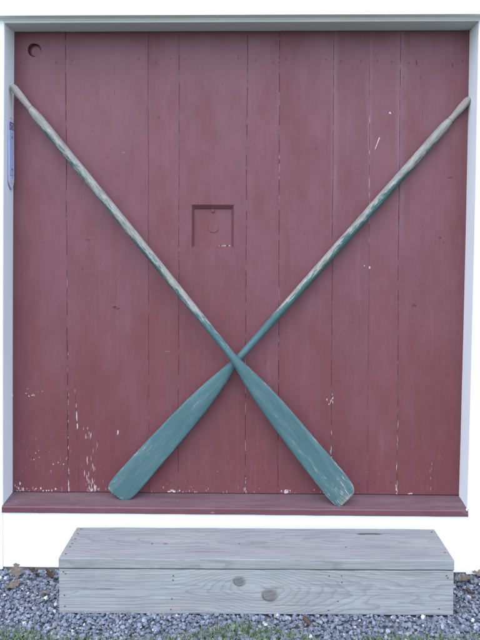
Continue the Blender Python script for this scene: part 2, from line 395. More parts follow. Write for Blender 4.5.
for i in range(9):
    zs = [lerp(ZB, ZT, k / NZ) for k in range(NZ + 1)]
    tone = random.random()
    def edges(z):
        g = GAPW[i - 1] / 2 if i > 0 else 0.0; g2 = GAPW[i] / 2 if i < 8 else 0.0
        a = jx(i - 1, z) + g * (1 + 0.8 * wav(z, i + 30, 9)) if i > 0 else XL(z) - 0.01
        b = jx(i, z) - g2 * (1 + 0.8 * wav(z, i + 50, 9)) if i < 8 else XR(z) + 0.01
        return a, b
    fixed = []
    skip = None
    if i == 3: fixed = [HATCH[0], HATCH[1]]; zs = sorted(set([z for z in zs if min(abs(z - HATCH[2]), abs(z - HATCH[3])) > 0.008] + [HATCH[2], HATCH[3]]))
    if i == 0:
        hr = HOLE[2] + 0.008; fixed = [HOLE[0] - hr, HOLE[0] + hr]
        zs = sorted(set([z for z in zs if min(abs(z - HOLE[1] - hr), abs(z - HOLE[1] + hr)) > 0.006] + [HOLE[1] - hr, HOLE[1] + hr]))
    rows = []
    a, b = edges(1.2); NSEG = max(1, int((b - a) / 0.035))
    for z in zs:
        a, b = edges(z)
        xs = [a + 0.0013] + (fixed if fixed else []) + [b - 0.0013]
        full = []
        for p, q in zip(xs, xs[1:]):
            nseg = 1 if fixed and p == fixed[0] else (NSEG if not fixed else 3)
            full += [lerp(p, q, k / nseg) for k in range(nseg)]
        full.append(xs[-1])
        yy = [ysurf(i, x, z) for x in full]
        row = [(a, 0.022, z), (a, yy[0] + 0.0009, z)] + [(x, y, z) for x, y in zip(full, yy)] + [(b, yy[-1] + 0.0009, z), (b, 0.022, z)]
        rows.append([bm.verts.new(p) for p in row])
    def skipcell(r0, c0, c1):
        za, zb = r0[c0].co.z, None
        xa, xb = r0[c0].co.x, r0[c1].co.x
        if i == 3: return HATCH[2] - 1e-6 <= za < HATCH[3] - 1e-6 and xa > HATCH[0] - 1e-5 and xb < HATCH[1] + 1e-5
        if i == 0: return HOLE[1] - hr - 1e-6 <= za < HOLE[1] + hr - 1e-6 and xa > fixed[0] - 1e-5 and xb < fixed[1] + 1e-5
        return False
    fs = []
    for r0, r1 in zip(rows, rows[1:]):
        for c in range(len(r0) - 1):
            if skipcell(r0, c, c + 1): continue
            fs.append(bm.faces.new((r0[c], r0[c + 1], r1[c + 1], r1[c])))
    for f in (rows[0], rows[-1]):
        pass
    # bottom end grain
    b0 = rows[0]; low = [bm.verts.new((v.co.x, 0.022, v.co.z)) for v in b0[1:-1]]
    for c in range(len(low) - 1): fs.append(bm.faces.new((b0[c + 1], low[c], low[c + 1], b0[c + 2])))
    if i == 0:   # ring round the round hole, then its wall
        q = [(fixed[0], HOLE[1] - hr), (fixed[1], HOLE[1] - hr), (fixed[1], HOLE[1] + hr), (fixed[0], HOLE[1] + hr)]
        SEG = 40; inner, outer, deep = [], [], []
        for k in range(SEG):
            a = 2 * math.pi * k / SEG + math.pi / 4
            dx, dz = math.cos(a), math.sin(a)
            m = max(abs(dx), abs(dz))
            ox, oz = HOLE[0] + hr * dx / m, HOLE[1] + hr * dz / m
            rr = HOLE[2] * (1 + 0.025 * math.sin(3 * a + 1))
            outer.append(bm.verts.new((ox, ysurf(0, ox, oz), oz)))
            inner.append(bm.verts.new((HOLE[0] + rr * dx, ysurf(0, ox, oz) + 0.0004, HOLE[1] + rr * dz)))
            deep.append(bm.verts.new((HOLE[0] + rr * dx * 0.97, 0.025, HOLE[1] + rr * dz * 0.97)))
        for k in range(SEG):
            k2 = (k + 1) % SEG
            fs.append(bm.faces.new((outer[k], outer[k2], inner[k2], inner[k])))
            fs.append(bm.faces.new((inner[k], inner[k2], deep[k2], deep[k])))
    if i == 3:   # chamfered mouth of the square pocket
        a, b, c, d = HATCH
        o4 = [(a, c), (b, c), (b, d), (a, d)]
        n4 = [(a + 0.010, c + 0.007), (b - 0.0115, c + 0.007), (b - 0.0115, d - 0.019), (a + 0.010, d - 0.019)]
        ov = [bm.verts.new((x, ysurf(3, x, z), z)) for x, z in o4]
        nv = [bm.verts.new((x, 0.0155, z)) for x, z in n4]
        dv = [bm.verts.new((x, 0.027, z)) for x, z in n4]
        for k in range(4):
            k2 = (k + 1) % 4
            fs.append(bm.faces.new((ov[k], ov[k2], nv[k2], nv[k])))
            fs.append(bm.faces.new((nv[k], nv[k2], dv[k2], dv[k])))
    for f in fs:
        for l in f.loops: l[tl] = (tone, tone * 0.7 + 0.1, (tone * 3.7) % 1, 1)
bmesh.ops.remove_doubles(bm, verts=bm.verts, dist=1e-6)
bmesh.ops.recalc_face_normals(bm, faces=bm.faces)
# outward is -y: make sure
ref = max(bm.faces, key=lambda f: abs(f.normal.y) * f.calc_area())
if ref.normal.y > 0: bmesh.ops.reverse_faces(bm, faces=bm.faces)
# boards behind the joints, and a back
for i in range(8):
    z0, z1 = ZB + 0.001, ZT
    pts = [[], []]
    for k in range(41):
        z = lerp(z0, z1, k / 40)
        d = 0.0030 if i != 6 else 0.0021
        pts[0].append(bm.verts.new((jx(i, z) - 0.008, d, z))); pts[1].append(bm.verts.new((jx(i, z) + 0.008, d, z)))
    # 3 mm behind the face, clipped inside the boards' own edges
    for k in range(40):
        f = bm.faces.new((pts[0][k], pts[1][k], pts[1][k + 1], pts[0][k + 1])); f.material_index = 1
box(bm, XL(1) - 0.01, XR(1) + 0.01, 0.0445, 0.060, ZB, ZT, 0, 0)
# splits, scuffs and bare flakes on the surface
def sliver(x, z, L, Wd, mat, ang=0.0, seed=None, n=9):
    """flat irregular flake standing 0.4 mm off the board; L along the grain"""
    i = plank_at(x, z)
    ca, sa = math.cos(ang), math.sin(ang); vs = []
    for k in range(n):
        a = 2 * math.pi * k / n
        r = random.uniform(0.6, 1.15)
        dx, dz = math.cos(a) * Wd / 2 * r, math.sin(a) * L / 2 * r
        px, pz = x + dx * ca - dz * sa, z + dx * sa + dz * ca
        pz = max(pz, ZB + 0.0005)
        vs.append(bm.verts.new((px, ysurf(i, px, pz) - 0.0005, pz)))
    f = bm.faces.new(vs); f.material_index = mat
    f.normal_update()
    if f.normal.y > 0: f.normal_flip()
    for l in f.loops: l[tl] = (0.5, 0.5, 0.5, 1)
def px2x(u, z=1.2): return 0.0 + (u - 13.4) / (458.7 - 13.2) * 2.034 if z < 1 else (u - 13.6) / (466 - 13.6) * 2.044
# the long split near the left joint
for k in range(26):
    t = k / 25
    z = lerp(0.80, 0.31, t); x = lerp(0.2785, 0.2963, t) + 0.0015 * wav(z, 77, 20)
    if random.random() < 0.85: sliver(x, z, 0.026, 0.0022, 3, 0.03)
for (x, z, L, Wd) in [(0.286, 0.655, 0.055, 0.006), (0.288, 0.605, 0.035, 0.007), (0.284, 0.70, 0.02, 0.003), (0.279, 0.765, 0.03, 0.003)]: sliver(x, z, L, Wd, 2, 0.05)
# flakes above the sill: clusters (x, spread x, z0, z1, count, length, width)
for (x, sx, z0, z1, cnt, L, Wd) in [(0.345, 0.030, 0.31, 0.46, 26, 0.034, 0.0050), (0.332, 0.012, 0.55, 0.63, 7, 0.022, 0.004), (0.345, 0.008, 0.56, 0.62, 4, 0.03, 0.005),
        (0.475, 0.003, 0.57, 0.60, 3, 0.022, 0.007), (0.10, 0.10, 0.305, 0.325, 20, 0.010, 0.008), (0.025, 0.02, 0.306, 0.345, 9, 0.014, 0.009),
        (0.247, 0.004, 0.31, 0.44, 9, 0.024, 0.005), (0.37, 0.04, 0.305, 0.33, 14, 0.014, 0.006), (0.72, 0.035, 0.305, 0.316, 9, 0.010, 0.022),
        (0.86, 0.30, 0.305, 0.335, 22, 0.010, 0.004), (1.055, 0.006, 0.305, 0.40, 6, 0.022, 0.005), (1.245, 0.022, 0.305, 0.335, 9, 0.012, 0.014),
        (1.32, 0.20, 0.305, 0.33, 10, 0.009, 0.005), (1.745, 0.006, 0.305, 0.345, 6, 0.016, 0.008), (1.80, 0.018, 0.304, 0.312, 4, 0.008, 0.02),
        (1.446, 0.004, 0.46, 0.62, 9, 0.028, 0.0036), (1.444, 0.020, 0.71, 0.76, 12, 0.012, 0.006), (1.746, 0.003, 0.32, 0.80, 8, 0.03, 0.003),
        (0.247, 0.003, 0.5, 0.95, 10, 0.02, 0.003), (0.09, 0.09, 0.74, 0.78, 10, 0.007, 0.010), (0.12, 0.12, 0.43, 0.50, 9, 0.006, 0.010),
        (0.90, 0.9, 0.31, 0.42, 9, 0.006, 0.003), (0.615, 0.004, 0.33, 0.52, 8, 0.022, 0.0028), (1.90, 0.006, 0.33, 0.45, 5, 0.02, 0.0025)]:
    for k in range(cnt):
        s = random.uniform(0.5, 1.3)
        sliver(x + random.gauss(0, sx * 0.5), lerp(z0, z1, random.random() ** 1.4), L * s * 0.9, Wd * s * random.uniform(0.35, 0.8), 2, random.uniform(-0.08, 0.08))
# the pale scratch and single nicks on the right boards
for k in range(7):
    t = k / 6; sliver(lerp(1.652, 1.628, t), lerp(1.915, 1.852, t), 0.016, 0.0055 * (1 - 0.55 * t), 2 if k < 5 else 4, -0.36)
for (x, z, L, Wd, m) in [(1.700, 2.03, 0.010, 0.010, 2), (1.612, 1.335, 0.012, 0.010, 2), (1.59, 1.343, 0.007, 0.006, 2), (0.42, 2.18, 0.007, 0.008, 4), (0.50, 1.85, 0.008, 0.022, 4),
        (0.462, 1.150, 0.012, 0.020, 3), (0.475, 1.143, 0.008, 0.022, 3), (0.455, 1.160, 0.006, 0.012, 4), (0.337, 1.457, 0.004, 0.022, 3), (0.345, 1.455, 0.004, 0.016, 3),
        (1.815, 2.255, 0.028, 0.006, 3), (1.818, 2.243, 0.005, 0.014, 3), (1.975, 2.245, 0.032, 0.005, 3), (1.835, 2.19, 0.02, 0.004, 3), (1.97, 1.74, 0.005, 0.022, 3),
        (1.82, 1.166, 0.008, 0.020, 3), (1.81, 1.162, 0.006, 0.012, 3), (1.93, 1.47, 0.010, 0.014, 3), (1.945, 1.452, 0.010, 0.006, 3), (0.70, 0.95, 0.006, 0.03, 4), (1.25, 1.05, 0.005, 0.02, 4)]:
    sliver(x, z, L, Wd, m, random.uniform(-0.3, 0.3))
for k in range(90):     # small scuffs anywhere
    sliver(random.uniform(0.03, 2.0), random.uniform(0.35, 2.35), random.uniform(0.004, 0.022), random.uniform(0.0012, 0.0030), random.choice((3, 3, 4)), random.uniform(-0.1, 0.1))
for k in range(40):     # hairline checks along the grain
    sliver(random.uniform(0.03, 2.0), random.uniform(0.35, 2.3), random.uniform(0.03, 0.12), random.uniform(0.0006, 0.0011), 3, random.uniform(-0.02, 0.02))
# nail heads, two to a board in three rows
for zrow, jit in ((2.262, 0.012), (1.30, 0.02), (0.352, 0.006)):
    for i in range(9):
        a = jx(i - 1, zrow) if i > 0 else XL(zrow); b = jx(i, zrow) if i < 8 else XR(zrow)
        for x in (a + 0.035, b - 0.035):
            x += random.uniform(-0.01, 0.01); z = zrow + random.uniform(-jit, jit)
            if zrow == 1.30: continue
            yy = ysurf(i, x, z); ring = []
            for k in range(8):
                q = 2 * math.pi * k / 8; ring.append(bm.verts.new((x + 0.0032 * math.cos(q), yy - 0.0006, z + 0.0032 * math.sin(q))))
            f = bm.faces.new(list(reversed(ring))); f.material_index = 3
            f.normal_update()
            if f.normal.y > 0: f.normal_flip()
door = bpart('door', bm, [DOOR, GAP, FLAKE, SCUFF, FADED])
door['label'] = 'maroon vertical plank door with a square pocket and a round hole'
# round plug at the bottom of the hole
bm = bmesh.new(); tl = bm.loops.layers.float_color.new('tone')
rings = []
for r_, y in ((0.0305, 0.0252), (0.0225, 0.0245), (0.0225, 0.0065), (0.0215, 0.0052), (0.012, 0.0050)):
    rings.append([bm.verts.new((HOLE[0] + (0.0068 if r_ < 0.03 else 0) + r_ * math.cos(2 * math.pi * k / 40), y, HOLE[1] - (0.0062 if r_ < 0.03 else 0) + r_ * math.sin(2 * math.pi * k / 40))) for k in range(40)])
for a, b in zip(rings, rings[1:]):
    for k in range(40): bm.faces.new((a[k], a[(k + 1) % 40], b[(k + 1) % 40], b[k]))
bm.faces.new(rings[-1])
for f in bm.faces:
    for l in f.loops: l[tl] = (0.8, 0.2, 0.5, 1)
bmesh.ops.recalc_face_normals(bm, faces=bm.faces)
pl = bpart('hole_plug', bm, DOOR, door)
# plate at the back of the pocket with a shallow disc and a tiny peg
bm = bmesh.new(); tl = bm.loops.layers.float_color.new('tone')
box(bm, HATCH[0] + 0.0085, HATCH[1] - 0.010, 0.0185, 0.034, HATCH[2] + 0.0055, HATCH[3] - 0.0175)
def disc(cx, cz, r, y, h, bev, seg=36):
    rr = [(r, y), (r, y - h + bev), (r - bev, y - h)]
    ri = [[bm.verts.new((cx + q * math.cos(2 * math.pi * k / seg), yy, cz + q * math.sin(2 * math.pi * k / seg))) for k in range(seg)] for q, yy in rr]
    for a, b in zip(ri, ri[1:]):
        for k in range(seg): bm.faces.new((a[k], a[(k + 1) % seg], b[(k + 1) % seg], b[k]))
    bm.faces.new(ri[-1])
disc(0.9069, 1.5144, 0.0245, 0.0188, 0.0028, 0.0012)
disc(0.9049, 1.5895, 0.0085, 0.0188, 0.006, 0.002, 16)
for f in bm.faces:
    for l in f.loops: l[tl] = (0.75, 0.3, 0.9, 1)
bmesh.ops.recalc_face_normals(bm, faces=bm.faces)
for f in list(bm.faces): f.material_index = 0
for k in range(16):
    x, z = random.uniform(0.925, 0.98), 1.4296 + random.uniform(0, 0.003)
    vs = [bm.verts.new((x + random.uniform(0.4, 1) * 0.006 * math.cos(q), 0.0180, z + 0.0026 * math.sin(q))) for q in [j * math.pi / 3 for j in range(6)]]
    f = bm.faces.new(list(reversed(vs))); f.material_index = 1
    for l in f.loops: l[tl] = (0.5, 0.5, 0.5, 1)
for k in range(26):
    x, z = random.gauss(0.93, 0.03), random.gauss(1.465, 0.016)
    x = min(max(x, 0.83), 0.975); z = max(z, 1.432); r = random.uniform(0.0008, 0.0018)
    vs = [bm.verts.new((x + r * 0.7 * math.cos(q), 0.0181, z + r * 1.6 * math.sin(q))) for q in [j * math.pi / 3 for j in range(6)]]
    f = bm.faces.new(list(reversed(vs))); f.material_index = 2
    for l in f.loops: l[tl] = (0.5, 0.5, 0.5, 1)
bpart('pocket_panel', bm, [DOOR, FLAKE, FADED], door)

# --- frame: jambs, casings, head, sill, kick board
def strip_post(name, xa, xb, ya, yb, z0, z1, mat, n=14, bev=0.0025):
    """upright board whose sides follow xa(z), xb(z)"""
    bm = bmesh.new(); rows = []
    for k in range(n + 1):
        z = lerp(z0, z1, k / n); a, b = xa(z), xb(z)
        q = [(a, yb), (a, ya + bev), (a + bev, ya), (b - bev, ya), (b, ya + bev), (b, yb)]
        rows.append([bm.verts.new((x, y, z)) for x, y in q])
    for r0, r1 in zip(rows, rows[1:]):
        for c in range(6): bm.faces.new((r0[c], r0[(c + 1) % 6], r1[(c + 1) % 6], r1[c]))
    bm.faces.new(list(reversed(rows[0]))); bm.faces.new(rows[-1])
    bmesh.ops.recalc_face_normals(bm, faces=bm.faces)
    return bpart(name, bm, mat)
strip_post('side_jamb', lambda z: XL(z) - 0.03, XL, -D + 0.002, 0.0, 0.2875, 2.3955, WHITE)
strip_post('side_jamb', XR, lambda z: XR(z) + 0.03, -D + 0.002, 0.0, 0.2875, 2.3955, WHITE)
strip_post('side_casing', lambda z: XL(z) - 0.150, lambda z: XL(z) - 0.0005, -D - 0.002, -0.02, 0.004, 2.4015, WHITE)
strip_post('side_casing', lambda z: XR(z) + 0.0005, lambda z: XR(z) + 0.150, -D - 0.002, -0.02, 0.000, 2.4015, WHITE)
bm = bmesh.new()
ZHL, ZHR = 2.3905, 2.3995
def zh(x): return lerp(ZHL, ZHR, (x - 0.0) / 2.05)
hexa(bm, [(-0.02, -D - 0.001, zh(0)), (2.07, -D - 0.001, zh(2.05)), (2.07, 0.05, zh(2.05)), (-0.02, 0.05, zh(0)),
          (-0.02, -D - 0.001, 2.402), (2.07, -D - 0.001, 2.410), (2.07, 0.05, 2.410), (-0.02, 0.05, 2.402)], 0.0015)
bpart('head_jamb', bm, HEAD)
bm = bmesh.new()      # header board stands proud and throws its lower edge over the frame
hexa(bm, [(-2.6, -D - 0.046, 2.398), (4.7, -D - 0.046, 2.422), (4.7, 0.0, 2.422), (-2.6, 0.0, 2.398),
          (-2.6, -D - 0.046, 2.64), (4.7, -D - 0.046, 2.66), (4.7, 0.0, 2.66), (-2.6, 0.0, 2.64)], 0.002)
bpart('header_board', bm, WHITE)
bm = bmesh.new()      # thin bead under the header
hexa(bm, [(-0.16, -D - 0.006, 2.4005), (2.21, -D - 0.006, 2.4085), (2.21, -0.05, 2.4085), (-0.16, -0.05, 2.4005),
          (-0.16, -D - 0.006, 2.4075), (2.21, -D - 0.006, 2.4155), (2.21, -0.05, 2.4155), (-0.16, -0.05, 2.4075)], 0.001)
bpart('head_bead', bm, WHITE)
bm = bmesh.new()      # sloping sill with slightly worn front edge
NS = 60
prof = [(0.05, 0.3015), (0.0, 0.2995), (-0.06, 0.2935), (-0.117, 0.2878), (-0.1232, 0.2868), (-0.1262, 0.2832), (-0.1262, 0.2615), (-0.124, 0.2585), (-0.08, 0.2570), (0.05, 0.2570)]
rows = []
for k in range(NS + 1):
    x = lerp(-0.0085, 2.0275, k / NS); dz = lerp(0.0004, -0.0008, k / NS)
    row = []
    for j, (y, z) in enumerate(prof):
        wy = 0.0012 * mn.noise(Vector((x * 9, j * 0.2, 3))) if 3 <= j <= 7 else 0
        wz = 0.0008 * mn.noise(Vector((x * 12, j * 0.2, 8))) if 3 <= j <= 7 else 0
        if k == NS and 3 <= j <= 5: wz -= 0.003; wy += 0.005
        row.append(bm.verts.new((x, y + wy, z + dz + wz)))
    rows.append(row)
for r0, r1 in zip(rows, rows[1:]):
    for c in range(len(prof)): bm.faces.new((r0[c], r0[(c + 1) % len(prof)], r1[(c + 1) % len(prof)], r1[c]))
bm.faces.new(rows[0]); bm.faces.new(list(reversed(rows[-1])))
bmesh.ops.recalc_face_normals(bm, faces=bm.faces)
def flat_flake(x, y, z, rx, ry, mat):
    vs = [bm.verts.new((x + rx * random.uniform(0.5, 1.1) * math.cos(q), y + ry * random.uniform(0.5, 1.1) * math.sin(q), z)) for q in [j * math.pi / 4 for j in range(8)]]
    f = bm.faces.new(vs); f.material_index = mat
sl = lambda y: interp([(-0.117, 0.2878), (-0.06, 0.2935), (0.0, 0.2995)], y)
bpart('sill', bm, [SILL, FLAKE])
bm = bmesh.new()      # white chips where paint of jamb and sill meet at the right corner
for (x, z, a, b) in [(2.0268, 0.2930, 0.004, 0.006), (2.0245, 0.2885, 0.006, 0.004), (2.0215, 0.2868, 0.005, 0.0022)]:
    vs = [(x + a * random.uniform(0.6, 1.1) * math.cos(q), z + b * random.uniform(0.6, 1.1) * math.sin(q)) for q in [j * math.pi / 5 for j in range(10)]]
    f0 = [bm.verts.new((p, -0.1284, q)) for p, q in vs]; f1 = [bm.verts.new((p, -0.118, q)) for p, q in vs]
    bm.faces.new(f0)
    for k in range(10): bm.faces.new((f0[k], f0[(k + 1) % 10], f1[(k + 1) % 10], f1[k]))
bmesh.ops.recalc_face_normals(bm, faces=bm.faces)
bpart('caulk', bm, WHITE)
bm = bmesh.new()
hexa(bm, [(-0.0075, -D, 0.0135), (2.0255, -D, 0.0065), (2.0255, -0.06, 0.0065), (-0.0075, -0.06, 0.0135),
          (-0.0075, -D, 0.2562), (2.0268, -D, 0.2562), (2.0268, -0.06, 0.2562), (-0.0075, -0.06, 0.2562)], 0.002)
bpart('kick_board', bm, WHITE)
bm = bmesh.new()
box(bm, -2.6, 4.7, -0.098, 0.1, -0.06, 0.019, 0.004)
bpart('foundation', bm, STONE)
bm = bmesh.new()      # clapboards on either side and above, outside the frame of the photograph
def claps(x0, x1, z0, z1):
    z = z0
    while z < z1 - 0.01:
        t = min(z + 0.115, z1)
        hexa(bm, [(x0, -0.098, z), (x1, -0.098, z), (x1, -0.02, z), (x0, -0.02, z), (x0, -0.082, t), (x1, -0.082, t), (x1, -0.02, t), (x0, -0.02, t)])
        z += 0.115
claps(-2.6, -0.165, 0.02, 2.39); claps(2.21, 4.7, 0.02, 2.41); claps(-2.6, 4.7, 2.665, 4.6)
bpart('siding', bm, WHITE)
bm = bmesh.new()
box(bm, -2.6, 4.7, 0.064, 0.20, -0.06, 4.6)
bpart('wall_core', bm, WHITE)

# ------------------------------------------------------------------ oars
BLADE = [(0.0, 0.066), (0.003, 0.082), (0.010, 0.099), (0.022, 0.113), (0.04, 0.1215), (0.07, 0.1255), (0.13, 0.1250), (0.22, 0.1215), (0.36, 0.1130), (0.48, 0.1040), (0.58, 0.0910), (0.66, 0.0740), (0.73, 0.0540), (0.79, 0.0385), (0.83, 0.0335), (0.86, 0.0335), (0.92, 0.0335)]
BTHK = [(0.0, 0.006), (0.004, 0.010), (0.03, 0.012), (0.2, 0.0135), (0.45, 0.017), (0.6, 0.0225), (0.72, 0.0290), (0.80, 0.0330), (0.83, 0.0335), (0.86, 0.0335), (0.92, 0.0335)]
def loft(bm, stations, seg, rimlayer=None, caps=(True, True)):
    """stations: (s, width, thickness, squareness, dx, dy)"""
    rows = []
    for (s, wd, th, e, dx, dy) in stations:
        row = []
        for k in range(seg):
            a = 2 * math.pi * k / seg
            c_, s_ = math.cos(a), math.sin(a)
            x = math.copysign(abs(c_) ** e, c_) * wd / 2; y = math.copysign(abs(s_) ** e, s_) * th / 2
            v = bm.verts.new((x + dx, y + dy, s)); row.append(v)
            if rimlayer is not None: v[rimlayer] = max(0.0, (abs(c_) - 0.80) / 0.20) ** 1.2 * (1.0 if wd > 0.05 else 0.0) + (0.8 if s < 0.012 else 0)
        rows.append(row)
    for r0, r1 in zip(rows, rows[1:]):
        for k in range(seg): bm.faces.new((r0[k], r0[(k + 1) % seg], r1[(k + 1) % seg], r1[k]))
    if caps[0]: bm.faces.new(list(reversed(rows[0])))
    if caps[1]: bm.faces.new(rows[-1])
def make_oar(label, tip, end, seed, mat, flip, edge_sign):
    tip, end = Vector(tip), Vector(end)
    L = (end - tip).length
    zax = (end - tip).normalized()
    yax = Vector((0, -1, 0)); yax = (yax - zax * yax.dot(zax)).normalized()      # +y faces out of the door
    xax = yax.cross(zax).normalized()
    if xax.z < 0: xax = -xax; yax = zax.cross(xax)                                # +x is the upper flank
    root = empty('oar'); root.matrix_world = Matrix((xax, yax, zax)).transposed().to_4x4(); root.location = tip
    tag(root, label, 'oar', 'oars crossed on the barn door')
    T = 0.86; G = L - 0.135
    bow = lambda s: (0.004 * math.sin(math.pi * s / L) * seed, 0.0)
    bm = bmesh.new(); rim = bm.verts.layers.float.new('rim')
    st = []
    ss = [0, 0.0015, 0.003, 0.006, 0.010, 0.016, 0.022, 0.03, 0.04, 0.055, 0.07] + [0.07 + (T - 0.07) * k / 46 for k in range(1, 47)]
    for s in ss:
        j = 0.0012 * mn.noise(Vector((s * 30, seed, 0))) * min(1, max(0, (0.80 - s) / 0.1))
        e = lerp(0.62, 1.0, min(1, max(0, (s - 0.45) / 0.33)))
        dx = bow(s)[0] + 0.0015 * mn.noise(Vector((s * 5, seed, 4))) * min(1, max(0, (0.75 - s) / 0.2))
        # the end of each blade is cut a little askew
        st.append((s, sinterp(BLADE, s) + j, sinterp(BTHK, s), e, dx, bow(s)[1]))
    loft(bm, st, 48, rim, (True, False))
    for v in bm.verts:      # askew end
        if v.co.z < 0.2: v.co.z += edge_sign * v.co.x * 0.10 * (1 - v.co.z / 0.2)
    obj('blade', bm, mat, root, True)
    bm = bmesh.new(); rim = bm.verts.layers.float.new('rim')
    st = []
    for k in range(61):
        s = lerp(T, G, k / 60)
        d = sinterp([(0.80, 0.0335), (0.86, 0.0335), (0.94, 0.0335), (1.15, 0.0365), (1.45, 0.0395), (1.8, 0.0405), (2.05, 0.0405), (G - 0.06, 0.0415), (G - 0.03, 0.0398), (G - 0.012, 0.0365), (G, 0.0330)], s)
        d += 0.0010 * mn.noise(Vector((s * 14, seed, 1))) * min(1, (s - T) / 0.1)
        st.append((s, d, d, 1.0, *bow(s)))
    b = bow(G)
    st += [(G + 0.004, 0.0312, 0.0312, 1, *b), (G + 0.007, 0.0295, 0.0295, 1, *b), (G + 0.010, 0.0275, 0.0275, 1, *b)]
    loft(bm, st, 48, None, (False, True))
    obj('shaft', bm, mat, root, True)
    bm = bmesh.new(); st = []
    for t, d in ((0, .0285), (.008, .0272), (.02, .0272), (.04, .0295), (.06, .0325), (.085, .0342), (.105, .0340), (.118, .0325), (.126, .0290), (.131, .0235), (.1335, .015), (.1345, .006)):
        dd = d + 0.0006 * mn.noise(Vector((t * 40, seed, 2)))
        st.append((G + 0.0085 + t, dd, dd * 0.97, 1, *b))
    loft(bm, st, 24)
    obj('grip', bm, GRIP, root, True)
    return root
GRIP = mat_grip()
OA = mat_oar('worn_teal_paint_over_wood', [(0.0, 0.560), (0.10, 0.515), (0.28, 0.475), (0.42, 0.47), (0.80, 0.475), (0.98, 0.53), (1.08, 0.585), (1.30, 0.600), (1.75, 0.62), (2.15, 0.66)], 0.09, 1.7)
OB = mat_oar('worn_teal_paint_with_bare_loom', [(0.0, 0.525), (0.12, 0.475), (0.45, 0.462), (0.85, 0.465), (1.05, 0.49), (1.16, 0.59), (1.5, 0.585), (1.85, 0.61), (2.0, 0.68), (2.2, 0.74)], 0.13, 4.1)
make_oar('worn teal oar crossing in front, its blade tip at the lower right', (1.5075, -0.095, 0.3150), (0.0210, -0.055, 2.1310), 1.0, OA, 1, 1)
make_oar('worn teal oar crossing behind, its blade tip at the lower left', (0.4780, -0.0600, 0.3120), (2.0420, -0.0220, 2.0860), -0.6, OB, 1, -1)

# ------------------------------------------------------------------ plaque on the left jamb
zc = 1.843
pq = empty('wall_plaque', (XL(zc) + 0.0008, -0.0375, zc), (0, 0.0025, 0))
tag(pq, 'narrow pale blue plaque with a dark emblem, screwed to the left white jamb', 'plaque')
def outline(hw, hz, n=10, point=0.0):
    """rounded-end slot in (y, z); point adds an ogee tip at the foot"""
    P = []
    for k in range(n + 1):
        a = math.pi * k / n; P.append((hw * math.cos(a), hz - hw + hw * math.sin(a)))
    P2 = []
    for k in range(n + 1):
        a = math.pi + math.pi * k / n
        y, z = hw * math.cos(a), -hz + hw + hw * math.sin(a)
        P2.append((y, z - point * max(0, 1 - abs(y) / (hw * 0.55))))
    return P + P2
def slab(bm, P, x0, x1):
    a = [bm.verts.new((x0, y, z)) for y, z in P]; b = [bm.verts.new((x1, y, z)) for y, z in P]
    bm.faces.new(a); bm.faces.new(b)
    for k in range(len(P)): bm.faces.new((a[k], a[(k + 1) % len(P)], b[(k + 1) % len(P)], b[k]))
    bmesh.ops.recalc_face_normals(bm, faces=bm.faces)
PURPLE = plain('purple_print', (0.30, 0.27, 0.45), 0.5)
PALE = plain('pale_enamel', (0.66, 0.68, 0.78), 0.3, 0.5, 0, 0.95)
BLUE = plain('pale_blue_enamel', (0.46, 0.53, 0.76), 0.3, 0.5, 0, 0.94)
INK = plain('dark_ink', (0.15, 0.13, 0.25), 0.5)
bm = bmesh.new(); slab(bm, outline(0.0335, 0.156, 12, 0.010), 0.0, 0.0035); obj('border', bm, PURPLE, pq)
bm = bmesh.new(); slab(bm, outline(0.0300, 0.1525, 12, 0.009), 0.0005, 0.0050); obj('plate', bm, PALE, pq)
bm = bmesh.new(); slab(bm, [(-0.0285, -0.097), (0.0285, -0.097), (0.0285, 0.093), (-0.0285, 0.093)], 0.001, 0.0062)
obj('blue_panel', bm, BLUE, pq)
bm = bmesh.new()
for (y0, y1, z0, z1) in [(-0.024, -0.017, 0.098, 0.134), (0.016, 0.023, 0.098, 0.134), (-0.016, 0.015, 0.128, 0.1345), (0.003, 0.0100, 0.104, 0.124)]:
    slab(bm, [(y0, z0), (y1, z0), (y1, z1), (y0, z1)], 0.0045, 0.0060)
slab(bm, [(-0.018, 0.124), (-0.010, 0.126), (0.013, 0.104), (0.006, 0.100)], 0.0045, 0.0062)
slab(bm, [(-0.014, 0.099), (-0.004, 0.099), (-0.004, 0.107), (-0.014, 0.109)], 0.0045, 0.0060)
obj('emblem', bm, INK, pq)
bm = bmesh.new()
slab(bm, [(-0.022, -0.1035), (0.024, -0.1035), (0.024, -0.101), (-0.022, -0.101)], 0.0045, 0.0060)
for k in range(14):
    a0, a1 = math.pi * 2 * k / 14, math.pi * 2 * (k + 1) / 14
    q = lambda a, r: (0.006 + r * math.cos(a), -0.124 + r * 0.9 * math.sin(a))
    slab(bm, [q(a0, 0.017), q(a1, 0.017), q(a1, 0.0145), q(a0, 0.0145)], 0.0045, 0.0058)
obj('ring_print', bm, PURPLE, pq)
for dz in (0.068, -0.075):
    bm = bmesh.new(); slab(bm, [(0.0045 * math.cos(q), dz + 0.0045 * math.sin(q)) for q in [j * math.pi / 6 for j in range(12)]], 0.006, 0.0082)
    obj('screw', bm, plain('screw_metal', (0.22, 0.22, 0.27), 0.4, 0.5, 0.6), pq)

